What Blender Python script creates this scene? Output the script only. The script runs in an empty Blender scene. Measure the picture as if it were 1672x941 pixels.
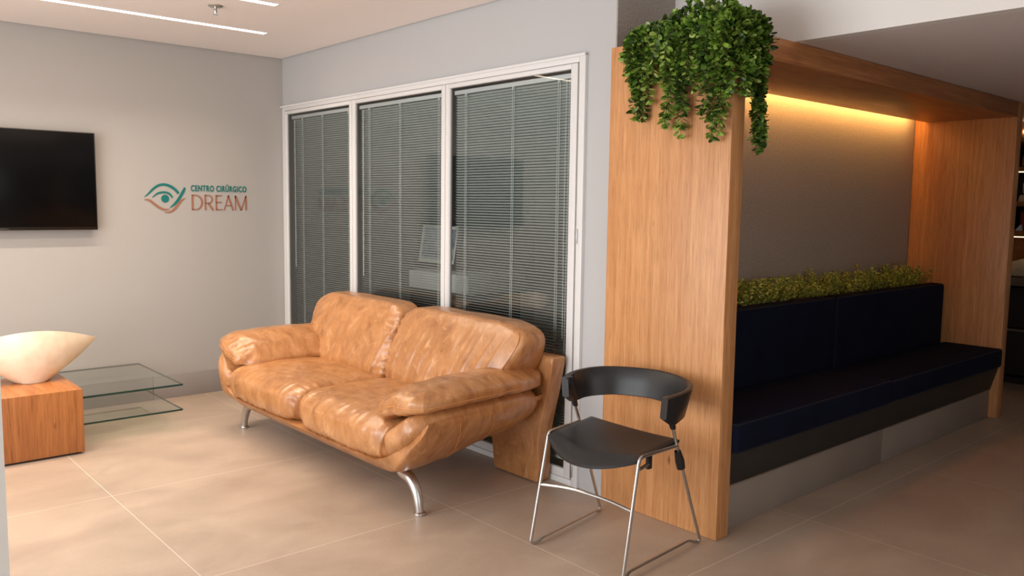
import bpy, bmesh, math, random
from mathutils import Vector, Matrix, noise
R = math.radians
SC = bpy.context.scene
COL = SC.collection

def lin(r, g, b):
    f = lambda c: (c/255/12.92) if c/255 <= 0.04045 else ((c/255+0.055)/1.055)**2.4
    return (f(r), f(g), f(b), 1.0)

# ------------------------------------------------------------------ camera, world, lights, exposure
cam_d = bpy.data.cameras.new('camera'); cam = bpy.data.objects.new('camera', cam_d); COL.objects.link(cam)
cam_d.sensor_fit = 'HORIZONTAL'; cam_d.sensor_width = 36.0; cam_d.lens = 1351.04/1672*36.0
cam_d.clip_start = 0.02
fw = Vector((0.65880231, 0.74572023, -0.09940248)); rt = Vector((0.75024519, -0.66102573, 0.01330954)); up = Vector((0.0557824, 0.08334459, 0.99495829))
M = Matrix((rt, up, -fw)).transposed().to_4x4(); M.translation = Vector((-2.86984, -5.86622, 1.37775))
cam.matrix_world = M
SC.camera = cam

SC.view_settings.view_transform = 'Standard'; SC.view_settings.look = 'None'
SC.view_settings.gamma = 1.0; SC.view_settings.use_curve_mapping = False
SC.view_settings.exposure = 0.35

w = bpy.data.worlds.new('world'); SC.world = w; w.use_nodes = True
w.node_tree.nodes['Background'].inputs[0].default_value = (0.8, 0.9, 1.0, 1); w.node_tree.nodes['Background'].inputs[1].default_value = 0.25

def area(name, loc, rot, sx, sy, energy, color, spread=180):
    l = bpy.data.lights.new(name, 'AREA'); l.shape = 'RECTANGLE'; l.size = sx; l.size_y = sy
    l.energy = energy; l.color = color; l.spread = R(spread)
    o = bpy.data.objects.new(name, l); o.location = loc; o.rotation_euler = rot; COL.objects.link(o); return o
# daylight entering through the glazed front on the left
area('daylight_left', (-4.22, -3.0, 1.25), (0, R(-90), 0), 2.0, 3.6, 96, (0.95, 0.98, 1.0))
area('entrance_fill', (-1.9, -7.3, 1.3), (R(90), 0, 0), 2.6, 2.1, 20, (1.0, 0.95, 0.88))  # added fill lamp behind the camera, brightens alcove, floor and plinth

# ------------------------------------------------------------------ helpers
def tag(o, label=None, cat=None, group=None, kind=None):
    if label: o['label'] = label
    if cat: o['category'] = cat
    if group: o['group'] = group
    if kind: o['kind'] = kind
    return o
def empty(name, loc, label, cat, group=None):
    o = bpy.data.objects.new(name, None); o.location = loc; o.empty_display_size = 0.1; COL.objects.link(o)
    return tag(o, label, cat, group)
class MB:
    def __init__(s): s.v = []; s.f = []; s.m = []; s.sm = []
    def add(s, vs, fs, mi=0, smooth=True):
        b = len(s.v); s.v += [tuple(v) for v in vs]
        for f in fs: s.f.append(tuple(b+i for i in f)); s.m.append(mi); s.sm.append(smooth)
    def box(s, x0, x1, y0, y1, z0, z1, bev=0.0, mi=0, seg=2):
        bm = bmesh.new(); bmesh.ops.create_cube(bm, size=1.0)
        for v in bm.verts: v.co = Vector(((x0+x1)/2+v.co.x*(x1-x0), (y0+y1)/2+v.co.y*(y1-y0), (z0+z1)/2+v.co.z*(z1-z0)))
        if bev > 0: bmesh.ops.bevel(bm, geom=bm.edges[:], offset=bev, segments=seg, profile=0.5, affect='EDGES')
        s.addbm(bm, mi)
    def addbm(s, bm, mi=0, smooth=True):
        bmesh.ops.recalc_face_normals(bm, faces=bm.faces[:])
        bm.verts.index_update(); s.add([v.co[:] for v in bm.verts], [[v.index for v in f.verts] for f in bm.faces], mi, smooth); bm.free()
    def prism(s, poly, axis, a, b, bev=0.0, mi=0, seg=2):
        """extrude a 2D polygon along axis (0,1,2) between a and b; poly is in the two other axes in order"""
        bm = bmesh.new(); o = [i for i in range(3) if i != axis]
        def mk(p, t):
            c = [0, 0, 0]; c[axis] = t; c[o[0]] = p[0]; c[o[1]] = p[1]; return bm.verts.new(c)
        A = [mk(p, a) for p in poly]; B = [mk(p, b) for p in poly]; n = len(poly)
        bm.faces.new(A); bm.faces.new(B[::-1])
        for i in range(n): bm.faces.new((A[i], B[i], B[(i+1) % n], A[(i+1) % n]))
        bmesh.ops.recalc_face_normals(bm, faces=bm.faces[:])
        if bev > 0:
            es = [e for e in bm.edges if e.calc_face_angle(0) > R(30)]
            bmesh.ops.bevel(bm, geom=es, offset=bev, segments=seg, profile=0.5, affect='EDGES')
        s.addbm(bm, mi)
    def tube(s, pts, rad, n=10, cap=True, mi=0, closed=False, sx=1.0):
        pts = [Vector(p) for p in pts]; m = len(pts)
        if not hasattr(rad, '__len__'): rad = [rad]*m
        t0 = (pts[1]-pts[0]).normalized(); ref = Vector((0, 0, 1)) if abs(t0.z) < 0.9 else Vector((1, 0, 0))
        u = t0.cross(ref).normalized(); vs = []
        for i in range(m):
            t = (pts[min(i+1, m-1)]-pts[max(i-1, 0)]).normalized()
            u = (u - t*u.dot(t)).normalized(); w_ = t.cross(u)
            for k in range(n):
                a = 2*math.pi*k/n; vs.append(pts[i]+(u*math.cos(a)*sx+w_*math.sin(a))*rad[i])
        fs = [(i*n+k, i*n+(k+1) % n, (i+1)*n+(k+1) % n, (i+1)*n+k) for i in range(m-1) for k in range(n)]
        if cap: fs += [tuple(range(n))[::-1], tuple((m-1)*n+k for k in range(n))]
        s.add(vs, fs, mi)
    def lathe(s, prof, c, n=24, mi=0):
        vs = []; m = len(prof)
        for r, z in prof:
            for k in range(n):
                a = 2*math.pi*k/n; vs.append((c[0]+r*math.cos(a), c[1]+r*math.sin(a), c[2]+z))
        fs = [(i*n+k, i*n+(k+1) % n, (i+1)*n+(k+1) % n, (i+1)*n+k) for i in range(m-1) for k in range(n)]
        fs += [tuple(range(n))[::-1], tuple((m-1)*n+k for k in range(n))]
        s.add(vs, fs, mi)
    def grid(s, P, nu, nv, closed_u=False, mi=0, flip=False):
        """P: list of nu*nv points, row-major in u"""
        fs = []
        for i in range(nu if closed_u else nu-1):
            for j in range(nv-1):
                a, b, c, d = i*nv+j, ((i+1) % nu)*nv+j, ((i+1) % nu)*nv+j+1, i*nv+j+1
                fs.append((a, d, c, b) if flip else (a, b, c, d))
        s.add(P, fs, mi)
    def build(s, name, mat, parent=None, loc=None, angle=35):
        me = bpy.data.meshes.new(name); me.from_pydata(s.v, [], s.f)
        for mm in (mat if isinstance(mat, (list, tuple)) else [mat]): me.materials.append(mm)
        me.polygons.foreach_set('material_index', s.m); me.polygons.foreach_set('use_smooth', s.sm)
        me.update(); me.set_sharp_from_angle(angle=R(angle))
        o = bpy.data.objects.new(name, me); COL.objects.link(o)
        if parent: o.parent = parent
        if loc: o.location = loc
        return o
def off(mb, d):
    mb.v = [(v[0]-d[0], v[1]-d[1], v[2]-d[2]) for v in mb.v]; return mb
def fillet(pts, r, n=6):
    pts = [Vector(p) for p in pts]; out = [pts[0]]
    for i in range(1, len(pts)-1):
        a, b, c = pts[i-1], pts[i], pts[i+1]; da, dc = (a-b), (c-b)
        rr = min(r, da.length*.48, dc.length*.48); p, q = b+da.normalized()*rr, b+dc.normalized()*rr
        for k in range(n+1):
            t = k/n; out.append(p*(1-t)**2+b*2*t*(1-t)+q*t*t)
    return out+[pts[-1]]
def catmull(pts, n=8):
    P = [Vector(p) for p in pts]; P = [P[0]*2-P[1]]+P+[P[-1]*2-P[-2]]; out = []
    for i in range(1, len(P)-2):
        for k in range(n):
            t = k/n; a, b, c, d = P[i-1], P[i], P[i+1], P[i+2]
            out.append(0.5*((2*b)+(c-a)*t+(2*a-5*b+4*c-d)*t*t+(3*b-a-3*c+d)*t**3))
    return out+[P[-2]]
def interp(x, xs, ys):
    if x <= xs[0]: return ys[0]
    for i in range(len(xs)-1):
        if x <= xs[i+1]:
            t = (x-xs[i])/(xs[i+1]-xs[i]); return ys[i]+(ys[i+1]-ys[i])*t
    return ys[-1]
def sm(x, a, b):
    t = max(0, min(1, (x-a)/(b-a))); return t*t*(3-2*t)

# ------------------------------------------------------------------ materials
class N:
    def __init__(s, name):
        s.m = bpy.data.materials.new(name); s.m.use_nodes = True; s.t = s.m.node_tree; s.b = s.t.nodes['Principled BSDF']
    def n(s, typ, **kw):
        x = s.t.nodes.new(typ)
        for k, v in kw.items():
            if k.startswith('_'): setattr(x, k[1:], v)
        return x
    def l(s, a, b): s.t.links.new(a, b)
    def set(s, **kw):
        for k, v in kw.items(): s.b.inputs[k.replace('_', ' ')].default_value = v
        return s
    def coords(s, scale=(1, 1, 1), rot=(0, 0, 0), kind='Object'):
        c = s.n('ShaderNodeTexCoord'); mp = s.n('ShaderNodeMapping'); mp.inputs['Scale'].default_value = scale; mp.inputs['Rotation'].default_value = rot
        s.l(c.outputs[kind], mp.inputs[0]); return mp.outputs[0]
    def noise(s, vec, scale, detail=4, rough=.5, dist=0):
        x = s.n('ShaderNodeTexNoise'); x.inputs['Scale'].default_value = scale; x.inputs['Detail'].default_value = detail
        x.inputs['Roughness'].default_value = rough; x.inputs['Distortion'].default_value = dist; s.l(vec, x.inputs['Vector']); return x.outputs[0]
    def ramp(s, fac, stops):
        x = s.n('ShaderNodeValToRGB'); e = x.color_ramp.elements
        e[0].position, e[0].color = stops[0]; e[1].position, e[1].color = stops[-1]
        for p, c in stops[1:-1]: q = e.new(p); q.color = c
        s.l(fac, x.inputs[0]); return x.outputs[0]
    def mix(s, fac, a, b, mode='MIX'):
        x = s.n('ShaderNodeMix'); x.data_type = 'RGBA'; x.blend_type = mode
        for i, v in ((0, fac), (6, a), (7, b)):
            if hasattr(v, 'is_linked'): s.l(v, x.inputs[i])
            else: x.inputs[i].default_value = v
        return x.outputs[2]
    def math(s, op, a, b=None):
        x = s.n('ShaderNodeMath'); x.operation = op
        for i, v in enumerate((a, b)):
            if v is None: continue
            if hasattr(v, 'is_linked'): s.l(v, x.inputs[i])
            else: x.inputs[i].default_value = v
        return x.outputs[0]
    def bump(s, h, strength=.3, dist=.002, prev=None):
        x = s.n('ShaderNodeBump'); x.inputs['Strength'].default_value = strength; x.inputs['Distance'].default_value = dist
        s.l(h, x.inputs['Height']); 
        if prev: s.l(prev, x.inputs['Normal'])
        s.l(x.outputs[0], s.b.inputs['Normal']); return x.outputs[0]
    def color(s, c): s.l(c, s.b.inputs['Base Color'])

def plain(name, c, rough=.5, metal=0.0, var=.06, vs=6.0, bump=0.0, bs=200):
    k = N(name); k.set(Roughness=rough, Metallic=metal)
    v = k.coords(); f = k.noise(v, vs, 3)
    d = tuple(x*(1-var) for x in c[:3])+(1,); h = tuple(min(1, x*(1+var)) for x in c[:3])+(1,)
    k.color(k.ramp(f, [(.3, d), (.7, h)]))
    if bump: k.bump(k.noise(v, bs, 2), bump, .001)
    return k.m
def wood(name, axis, light, dark, rough=.42, fine=1.0, boards=0.0):
    k = N(name); k.set(Roughness=rough)
    sc = [26*fine]*3; sc[axis] = 0.9
    v = k.coords(tuple(sc)); f1 = k.noise(v, 2.2, 6, .62, .35)
    sc2 = [150*fine]*3; sc2[axis] = 4.0
    v2 = k.coords(tuple(sc2)); f2 = k.noise(v2, 2.0, 3, .6)
    c1 = k.ramp(f1, [(.30, dark), (.50, tuple((a+b)/2 for a, b in zip(light, dark))), (.68, light)])
    pores = k.ramp(f2, [(.34, (.62, .56, .5, 1)), (.5, (1, 1, 1, 1))])
    c = k.mix(.75, c1, pores, 'MULTIPLY')
    big = [1.6]*3; big[axis] = .35
    f3 = k.noise(k.coords(tuple(big)), 1.6, 2)
    c = k.mix(.35, c, k.ramp(f3, [(.35, (.78, .72, .68, 1)), (.65, (1, 1, 1, 1))]), 'MULTIPLY')
    # occasional knots
    kv = [5.5]*3; kv[axis] = 2.2
    vo = k.n('ShaderNodeTexVoronoi'); vo.inputs['Scale'].default_value = 1.0; k.l(k.coords(tuple(kv)), vo.inputs['Vector'])
    c = k.mix(1.0, c, k.ramp(vo.outputs['Distance'], [(.02, (.45, .36, .3, 1)), (.06, (1, 1, 1, 1))]), 'MULTIPLY')
    if boards:
        sp = k.n('ShaderNodeSeparateXYZ'); k.l(k.coords(), sp.inputs[0])
        b = k.math('FLOOR', k.math('DIVIDE', sp.outputs[0], boards))
        wn = k.n('ShaderNodeTexWhiteNoise'); wn.noise_dimensions = '1D'; k.l(b, wn.inputs['W'])
        c = k.mix(.55, c, k.ramp(wn.outputs[0], [(0, (.72, .66, .6, 1)), (1, (1.0, 1.0, 1.0, 1))]), 'MULTIPLY')
    k.color(c); k.bump(f2, .12, .0006)
    return k.m

MT = {}
MT['wall'] = plain('wall_paint', lin(176, 171, 166), .7, var=.012, vs=1.2, bump=.06, bs=350)
MT['wall_b'] = plain('wall_paint_pale', lin(186, 185, 185), .68, var=.012, vs=1.2, bump=.06, bs=350)
MT['ceiling'] = plain('ceiling_paint', lin(240, 234, 230), .8, var=.01, vs=1)
MT['fascia'] = plain('fascia_paint', lin(236, 232, 228), .75, var=.01, vs=1)
MT['soffit'] = plain('soffit_paint', lin(232, 222, 220), .8, var=.01, vs=1)
MT['darkwall'] = plain('office_paint', lin(150, 150, 146), .8, var=.03)
MT['alu'] = plain('white_aluminium', lin(222, 221, 220), .4, 0.0, var=.01, vs=1)
MT['steel'] = plain('brushed_steel', lin(200, 198, 196), .30, 1.0, var=.05, vs=30)
MT['chrome'] = plain('satin_chrome', lin(208, 207, 206), .30, 1.0, var=.04, vs=20)
MT['black'] = plain('black_plastic', lin(30, 30, 32), .38, var=.1, vs=40, bump=.10, bs=900)
MT['tvblack'] = plain('television_plastic', lin(12, 12, 13), .35, var=.1)
MT['screen'] = plain('television_glass', lin(5, 5, 6), .22, var=.1); MT['screen'].node_tree.nodes['Principled BSDF'].inputs['Specular IOR Level'].default_value = .18
MT['dark'] = plain('dark_board', lin(44, 41, 39), .6, var=.08)
MT['white'] = plain('white_board', lin(225, 225, 222), .5, var=.02)
MT['cord'] = plain('blind_cord', lin(228, 230, 226), .6, var=.05)
MT['slat'] = plain('blind_slat', lin(196, 199, 194), .45, .0, var=.03)
MT['oak_v'] = wood('oak_veneer_upright', 2, lin(224, 166, 112), lin(198, 136, 84))
MT['oak_h'] = wood('oak_veneer_lengthwise', 0, lin(196, 134, 84), lin(156, 98, 56))
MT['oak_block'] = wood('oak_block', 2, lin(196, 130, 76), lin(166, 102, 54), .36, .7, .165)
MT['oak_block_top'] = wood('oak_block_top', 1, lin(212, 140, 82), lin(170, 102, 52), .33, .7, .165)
MT['tile_plinth'] = plain('plinth_tile', lin(150, 139, 130), .55, var=.06, vs=3, bump=.05, bs=120)
MT['skirting'] = plain('skirting_tile', lin(150, 143, 140), .5, var=.06, vs=3)
MT['grout'] = plain('grout', lin(195, 188, 178), .8, var=.03)
MT['stem'] = plain('plant_stem', lin(92, 70, 44), .7, var=.15)
for i, (a, b) in enumerate((((82, 114, 40), .30), ((124, 154, 60), .30), ((48, 76, 28), .34), ((172, 194, 100), .30))):
    MT['leaf%d' % i] = plain('trailing_leaf_%s' % 'abcd'[i], lin(*a), b, var=.22, vs=25)
for i, a in enumerate(((158, 172, 74), (196, 204, 110), (122, 144, 56))):
    MT['box%d' % i] = plain('boxwood_leaf_%s' % 'abc'[i], lin(*a), .45, var=.22, vs=25)
MT['teal'] = plain('teal_vinyl', lin(6, 114, 108), .5, var=.03)
MT['copper'] = plain('copper_vinyl', lin(160, 108, 86), .45, var=.03)
MT['gold_bottle'] = plain('amber_glaze', lin(200, 140, 60), .25, var=.15, vs=15)
MT['cream'] = plain('cream_ceramic', lin(225, 205, 170), .5, var=.1, vs=40)
MT['red'] = plain('red_board', lin(130, 40, 28), .6, var=.08)

def k_fabric(name, c):
    k = N(name); k.set(Roughness=.95); k.b.inputs['Specular IOR Level'].default_value = .15
    v = k.coords((1, 1, 1)); a = k.noise(v, 420, 2); b = k.noise(v, 5, 3)
    lo = tuple(x*.6 for x in c[:3])+(1,); hi = tuple(x*1.35 for x in c[:3])+(1,)
    c1 = k.mix(.5, k.ramp(a, [(.3, lo), (.7, hi)]), k.ramp(b, [(.3, lo), (.7, hi)]))
    k.color(c1); k.bump(a, .5, .0012); return k.m
MT['navy'] = k_fabric('navy_fabric', lin(18, 22, 42))
MT['navy_pipe'] = plain('navy_piping', lin(14, 18, 36), .8, var=.1)

def k_alcove():
    k = N('textured_wallcovering'); k.set(Roughness=.75)
    v = k.coords((1, 1, 1)); a = k.noise(v, 90, 5, .65); b = k.noise(v, 5, 3)
    k.color(k.ramp(a, [(.3, lin(150, 142, 136)), (.7, lin(174, 166, 159))])); k.bump(a, .35, .002); return k.m
MT['alcove'] = k_alcove()

def k_leather():
    k = N('tan_leather'); k.set(Roughness=.36); k.b.inputs['Specular IOR Level'].default_value = .6
    k.b.inputs['Coat Weight'].default_value = .25; k.b.inputs['Coat Roughness'].default_value = .22
    v = k.coords((7, 4, 2.4), (R(18), R(10), R(25))); streak = k.noise(v, 3.0, 5, .6, .5)
    big = k.noise(k.coords(), 2.4, 3, .55, .3)
    c = k.ramp(streak, [(.25, lin(146, 94, 52)), (.45, lin(178, 122, 74)), (.60, lin(190, 134, 85)), (.80, lin(214, 164, 116))])
    c = k.mix(.5, c, k.ramp(big, [(.32, (.74, .66, .58, 1)), (.60, (1, 1, 1, 1))]), 'MULTIPLY')
    # pale stretch lines
    vn = k.noise(k.coords((5, 2.6, 1.1), (R(20), 0, R(15))), 2.6, 2, .5, .8)
    line = k.ramp(k.math('ABSOLUTE', k.math('SUBTRACT', vn, .5)), [(0.0, (1, 1, 1, 1)), (.009, (0, 0, 0, 1))])
    c = k.mix(k.math('MULTIPLY', line, .38), c, lin(226, 176, 122))
    k.color(c)
    g = k.noise(k.coords(), 300, 2)
    cr = k.noise(k.coords((17, 15, 2.2), (R(10), 0, R(8))), 1.3, 2, .4, .3)
    n1 = k.bump(g, .08, .0008); k.bump(cr, .45, .010, n1)
    r = k.ramp(streak, [(.3, (.36, .36, .36, 1)), (.75, (.27, .27, .27, 1))]); k.l(r, k.b.inputs['Roughness'])
    return k.m
MT['leather'] = k_leather()
MT['stitch'] = plain('leather_piping', lin(196, 132, 78), .5, var=.1)

def k_floor():
    k = N('floor_tile'); k.set(Roughness=.42)
    co = k.n('ShaderNodeTexCoord'); sp = k.n('ShaderNodeSeparateXYZ'); k.l(co.outputs['Object'], sp.inputs[0])
    def joint(out, o, T):
        a = k.math('ADD', out, -o); m = k.math('DIVIDE', a, T); fr = k.math('SUBTRACT', m, k.math('ROUND', m))
        return k.math('MULTIPLY', k.math('ABSOLUTE', fr), T), k.math('FLOOR', m)
    jx, ix = joint(sp.outputs[0], -1.779, 1.1362); jy, iy = joint(sp.outputs[1], -1.825, 1.125)
    d = k.math('MINIMUM', jx, jy); g = k.math('LESS_THAN', d, .0018)
    v = k.coords((1, 1.4, 1)); a = k.noise(v, 2.3, 6, .6, .4); b = k.noise(v, 60, 3, .6)
    wn = k.n('ShaderNodeTexWhiteNoise'); wn.noise_dimensions = '2D'
    cb = k.n('ShaderNodeCombineXYZ'); k.l(ix, cb.inputs[0]); k.l(iy, cb.inputs[1]); k.l(cb.outputs[0], wn.inputs['Vector'])
    c = k.ramp(a, [(.28, lin(168, 147, 129)), (.5, lin(182, 160, 141)), (.72, lin(194, 172, 152))])
    c = k.mix(.30, c, k.ramp(b, [(.3, (.82, .82, .82, 1)), (.7, (1, 1, 1, 1))]), 'MULTIPLY')
    c = k.mix(.25, c, k.ramp(wn.outputs[0], [(0, (.86, .85, .84, 1)), (1, (1, 1, 1, 1))]), 'MULTIPLY')
    k.color(k.mix(g, c, lin(214, 200, 184)))
    k.l(k.ramp(a, [(.3, (.36, .36, .36, 1)), (.7, (.46, .46, .46, 1))]), k.b.inputs['Roughness'])
    k.bump(b, .05, .001); return k.m
MT['floor'] = k_floor()

def k_emit(name, c, s):
    k = N(name); v = k.noise(k.coords(), 2, 1)
    k.set(Roughness=.4); k.b.inputs['Emission Color'].default_value = c; k.b.inputs['Emission Strength'].default_value = s
    k.color(k.ramp(v, [(0, (.8, .8, .8, 1)), (1, (.9, .9, .9, 1))])); return k.m
MT['led'] = k_emit('led_diffuser', (1.0, .80, .60, 1), 9)
MT['led_warm'] = k_emit('led_tape', (1.0, .55, .15, 1), 52)
MT['led_soft'] = k_emit('shelf_led', (1.0, .66, .34, 1), 3.0)
MT['spot'] = k_emit('spot_lens', (1.0, .72, .4, 1), 30)

def k_glass(name, tint, refl=1.0, front_only=False):
    """thin sheet: fresnel mirror over a clear (slightly tinted) see-through layer"""
    k = N(name); k.t.nodes.remove(k.b)
    out = [n for n in k.t.nodes if n.type == 'OUTPUT_MATERIAL'][0]
    fr = k.n('ShaderNodeFresnel'); fr.inputs[0].default_value = 1.52
    f = k.math('MULTIPLY', fr.outputs[0], refl); f = k.math('MINIMUM', f, 1.0)
    gm = k.n('ShaderNodeNewGeometry'); f = k.math('MULTIPLY', f, k.math('SUBTRACT', 1.0, gm.outputs['Backfacing'])) if front_only else f
    tr = k.n('ShaderNodeBsdfTransparent'); gl = k.n('ShaderNodeBsdfGlossy'); gl.inputs['Roughness'].default_value = .0
    v = k.noise(k.coords(), 1.5, 1); c = k.ramp(v, [(0, tint), (1, tuple(x*.985 for x in tint[:3])+(1,))]); k.l(c, tr.inputs[0])
    mx = k.n('ShaderNodeMixShader'); k.l(f, mx.inputs[0]); k.l(tr.outputs[0], mx.inputs[1]); k.l(gl.outputs[0], mx.inputs[2])
    k.l(mx.outputs[0], out.inputs[0]); return k.m
MT['pane'] = k_glass('window_glass', (.91, .94, .92, 1), 1.5)
MT['sheet'] = k_glass('shelf_glass', (.93, .96, .95, 1), 1.3, True)
MT['glass_edge'] = plain('green_glass_edge', lin(22, 58, 48), .12, var=.1)

def k_vase():
    k = N('alabaster_glaze'); k.set(Roughness=.42)
    v = k.coords(); a = k.noise(v, 7, 4, .6); b = k.noise(v, 60, 2)
    c = k.ramp(a, [(.3, lin(226, 204, 176)), (.6, lin(240, 226, 204))])
    c = k.mix(.3, c, k.ramp(b, [(.28, (.86, .74, .6, 1)), (.36, (1, 1, 1, 1))]), 'MULTIPLY'); k.color(c)
    k.b.inputs['Subsurface Weight'].default_value = .25; k.b.inputs['Subsurface Radius'].default_value = (.05, .03, .015); k.b.inputs['Subsurface Scale'].default_value = .4
    return k.m
MT['vase'] = k_vase()
def k_picture():
    k = N('landscape_print'); k.set(Roughness=.5); v = k.coords((2, 6, 9)); a = k.noise(v, 1.6, 6, .65)
    k.color(k.ramp(a, [(.3, lin(60, 76, 98)), (.5, lin(128, 146, 168)), (.7, lin(196, 200, 204))])); return k.m
MT['print'] = k_picture()

# ------------------------------------------------------------------ setting
def struct(name, boxes, m, bev=0.0):
    b = MB()
    for x in boxes: b.box(*x, bev)
    return tag(b.build(name, m), kind='structure')
H = 2.438; HS = 2.087; YE = -3.304; XF = 0.41; YA = -3.301
struct('floor', [(-4.3, 5.4, -7.5, 0.2, -.06, 0)], MT['floor'])
struct('wall_back', [(-4.3, 2.7, 0, .12, 0, 2.62)], MT['wall'])
# room ceiling, hung a finger's width clear of the walls so a shadow gap shows; solid slab above
struct('ceiling', [(-4.3, -.012, -7.5, -.012, H, H+.03), (-.012, XF, -7.5, YE-.002, H, H+.03)], MT['ceiling'])
struct('ceiling_slab', [(-4.3, 5.4, -7.5, .12, H+.06, H+.16)], MT['wall'])
# window wall: lintel above the glazing, pier right of it
b = MB(); b.box(0, .10, YE, 0, 2.083, 2.62); b.box(0, .10, YE, -3.134, 0, 2.083)
tag(b.build('wall_window', MT['wall_b']), kind='structure')
struct('wall_alcove', [(.101, 3.25, YA, YA+.10, 0, HS), (3.25, 5.3, YA, YA+.10, 0, HS)], MT['alcove'])
struct('wall_nook', [(.0005, XF-.0005, YE-.006, YE-.001, HS, 2.62), (.101, XF+.06, YE, YE+.10, HS, 2.62)], MT['alcove'])  # nook face takes the darker covering, its shade put into the colour
struct('wall_fascia', [(XF, XF+.06, -7.5, YE-.001, HS, H+.06)], MT['fascia'])
struct('ceiling_soffit', [(XF+.0605, 5.3, -7.5, YA+.1, HS+.0015, HS+.04)], MT['soffit'])
struct('wall_right', [(5.3, 5.4, -7.5, YA+.1, 0, 2.5)], MT['wall'])
struct('wall_front', [(-4.3, -3.4, -7.5, -7.4, 0, 2.5), (-.4, 5.4, -7.5, -7.4, 0, 2.5), (-3.4, -.4, -7.5, -7.4, 2.4, 2.5)], MT['wall'])
struct('wall_left', [(-4.4, -4.3, -7.5, -4.85, 0, 2.5), (-4.4, -4.3, -1.15, .12, 0, 2.5), (-4.4, -4.3, -4.85, -1.15, 0, .2), (-4.4, -4.3, -4.85, -1.15, 2.3, 2.5)], MT['wall'])
struct('wall_office', [(2.6, 2.7, YA+.1, 0, 0, 2.5)], MT['darkwall'])
struct('baseboard_back', [(-4.3, -1.0, -.014, 0, 0, .166), (-.997, .0, -.014, 0, 0, .166)], MT['skirting'], .0015)
# white door jamb close to the camera
JM = plain('white_door_paint', lin(245, 243, 240), .4, var=.01)
b = MB(); b.box(-2.72, -2.6475, -4.517, -4.40, 0, H); b.box(-2.74, -2.70, -4.49, -4.43, 0, H, .003)
tag(b.build('trim_1', JM), kind='structure')

# ---- glazed partition
b = MB()
b.box(-.010, .06, -.05, -.002, 0, 2.083, .003); b.box(-.018, .06, -3.134, -3.094, 0, 2.083, .003)
b.box(-.018, .06, -3.094, -.05, 2.052, 2.083, .003); b.box(-.018, .06, -3.094, -.05, 0, .03, .003)
b.box(-.024, -.019, -3.136, -.002, 2.078, 2.090)
tag(b.build('trim_2', MT['alu']), kind='structure')
PANES = ((-.052, -1.020, -.080, -.988), (-1.024, -2.043, -1.056, -2.010), (-2.047, -3.082, -2.080, -3.042))
for i, (a, c, ga, gc) in enumerate(PANES):
    b = MB(); z0, z1 = .032, 2.050; gz0, gz1 = .075, 2.026
    x0, x1 = -.016, .012
    b.box(x0, x1, ga, a, z0, z1, .003); b.box(x0, x1, c, gc, z0, z1, .003)
    b.box(x0, x1, gc, ga, gz1, z1, .003); b.box(x0, x1, gc, ga, z0, gz0, .003)
    # glazing beads
    for q in ((ga-.006, ga, gz0, gz1), (gc, gc+.006, gz0, gz1)): b.box(-.012, -.001, q[0], q[1], q[2], q[3])
    o = tag(b.build('window_%d' % (i+1), MT['alu']), kind='structure')
    g = MB(); g.add([(-.003, gc, gz0), (-.003, ga, gz0), (-.003, ga, gz1), (-.003, gc, gz1)], [(0, 3, 2, 1)])
    g.build('glass_pane', MT['pane'], o)
b = MB(); b.box(-.026, -.018, -3.106, -3.098, .05, .12, .001); b.box(-.026, -.018, -3.106, -3.098, 1.2, 1.27, .001)
tag(b.build('trim_3', MT['steel']), kind='structure')

# ---- ceiling lights
STRIP_W = 19
def strip(x0, x1, yc, wd, label):
    r = empty('linear_ceiling_light', ((x0+x1)/2, yc, H), label, 'ceiling light', 'recessed linear ceiling lights')
    d = MB(); d.box(x0, x1, yc-wd/2, yc+wd/2, H-.003, H+.001); off(d, r.location).build('diffuser', MT['led'], r)
    ld = bpy.data.lights.new('strip_lamp', 'AREA'); ld.shape = 'RECTANGLE'; ld.size = x1-x0; ld.size_y = wd; ld.energy = STRIP_W; ld.color = (1.0, .85, .69); ld.spread = R(128)
    lo = bpy.data.objects.new('strip_lamp', ld); lo.location = (0, yc-r.location.y, -.006); lo.parent = r; COL.objects.link(lo)
    e = MB(); e.box(x0-.004, x1+.012, yc-wd/2-.003, yc-wd/2, H-.004, H); e.box(x0-.004, x1+.012, yc+wd/2, yc+wd/2+.003, H-.004, H); e.box(x1, x1+.012, yc-wd/2, yc+wd/2, H-.004, H)
    off(e, r.location).build('trim_frame', MT['alu'], r)
strip(-3.9, -.512, -.815, .050, 'longer visible linear light in the ceiling, nearer the television wall')
strip(-3.9, -.799, -1.575, .050, 'linear ceiling light at the top edge beyond the sprinkler')
r = empty('fire_sprinkler', (-1.03, -1.318, H), 'small chrome fire sprinkler in the ceiling between the two linear lights', 'sprinkler')
b = MB(); b.lathe([(.012, 0), (.040, 0), (.040, -.003), (.034, -.008), (.014, -.010)], (0, 0, 0)); b.build('escutcheon_plate', MT['chrome'], r)
b = MB(); b.lathe([(.008, -.008), (.009, -.020), (.006, -.024), (.009, -.03), (.006, -.045)], (0, 0, 0), 16); b.build('stem', MT['steel'], r)
b = MB(); b.lathe([(.004, -.044), (.013, -.046), (.013, -.049), (.004, -.050)], (0, 0, 0), 16); b.build('deflector', MT['steel'], r)

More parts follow.
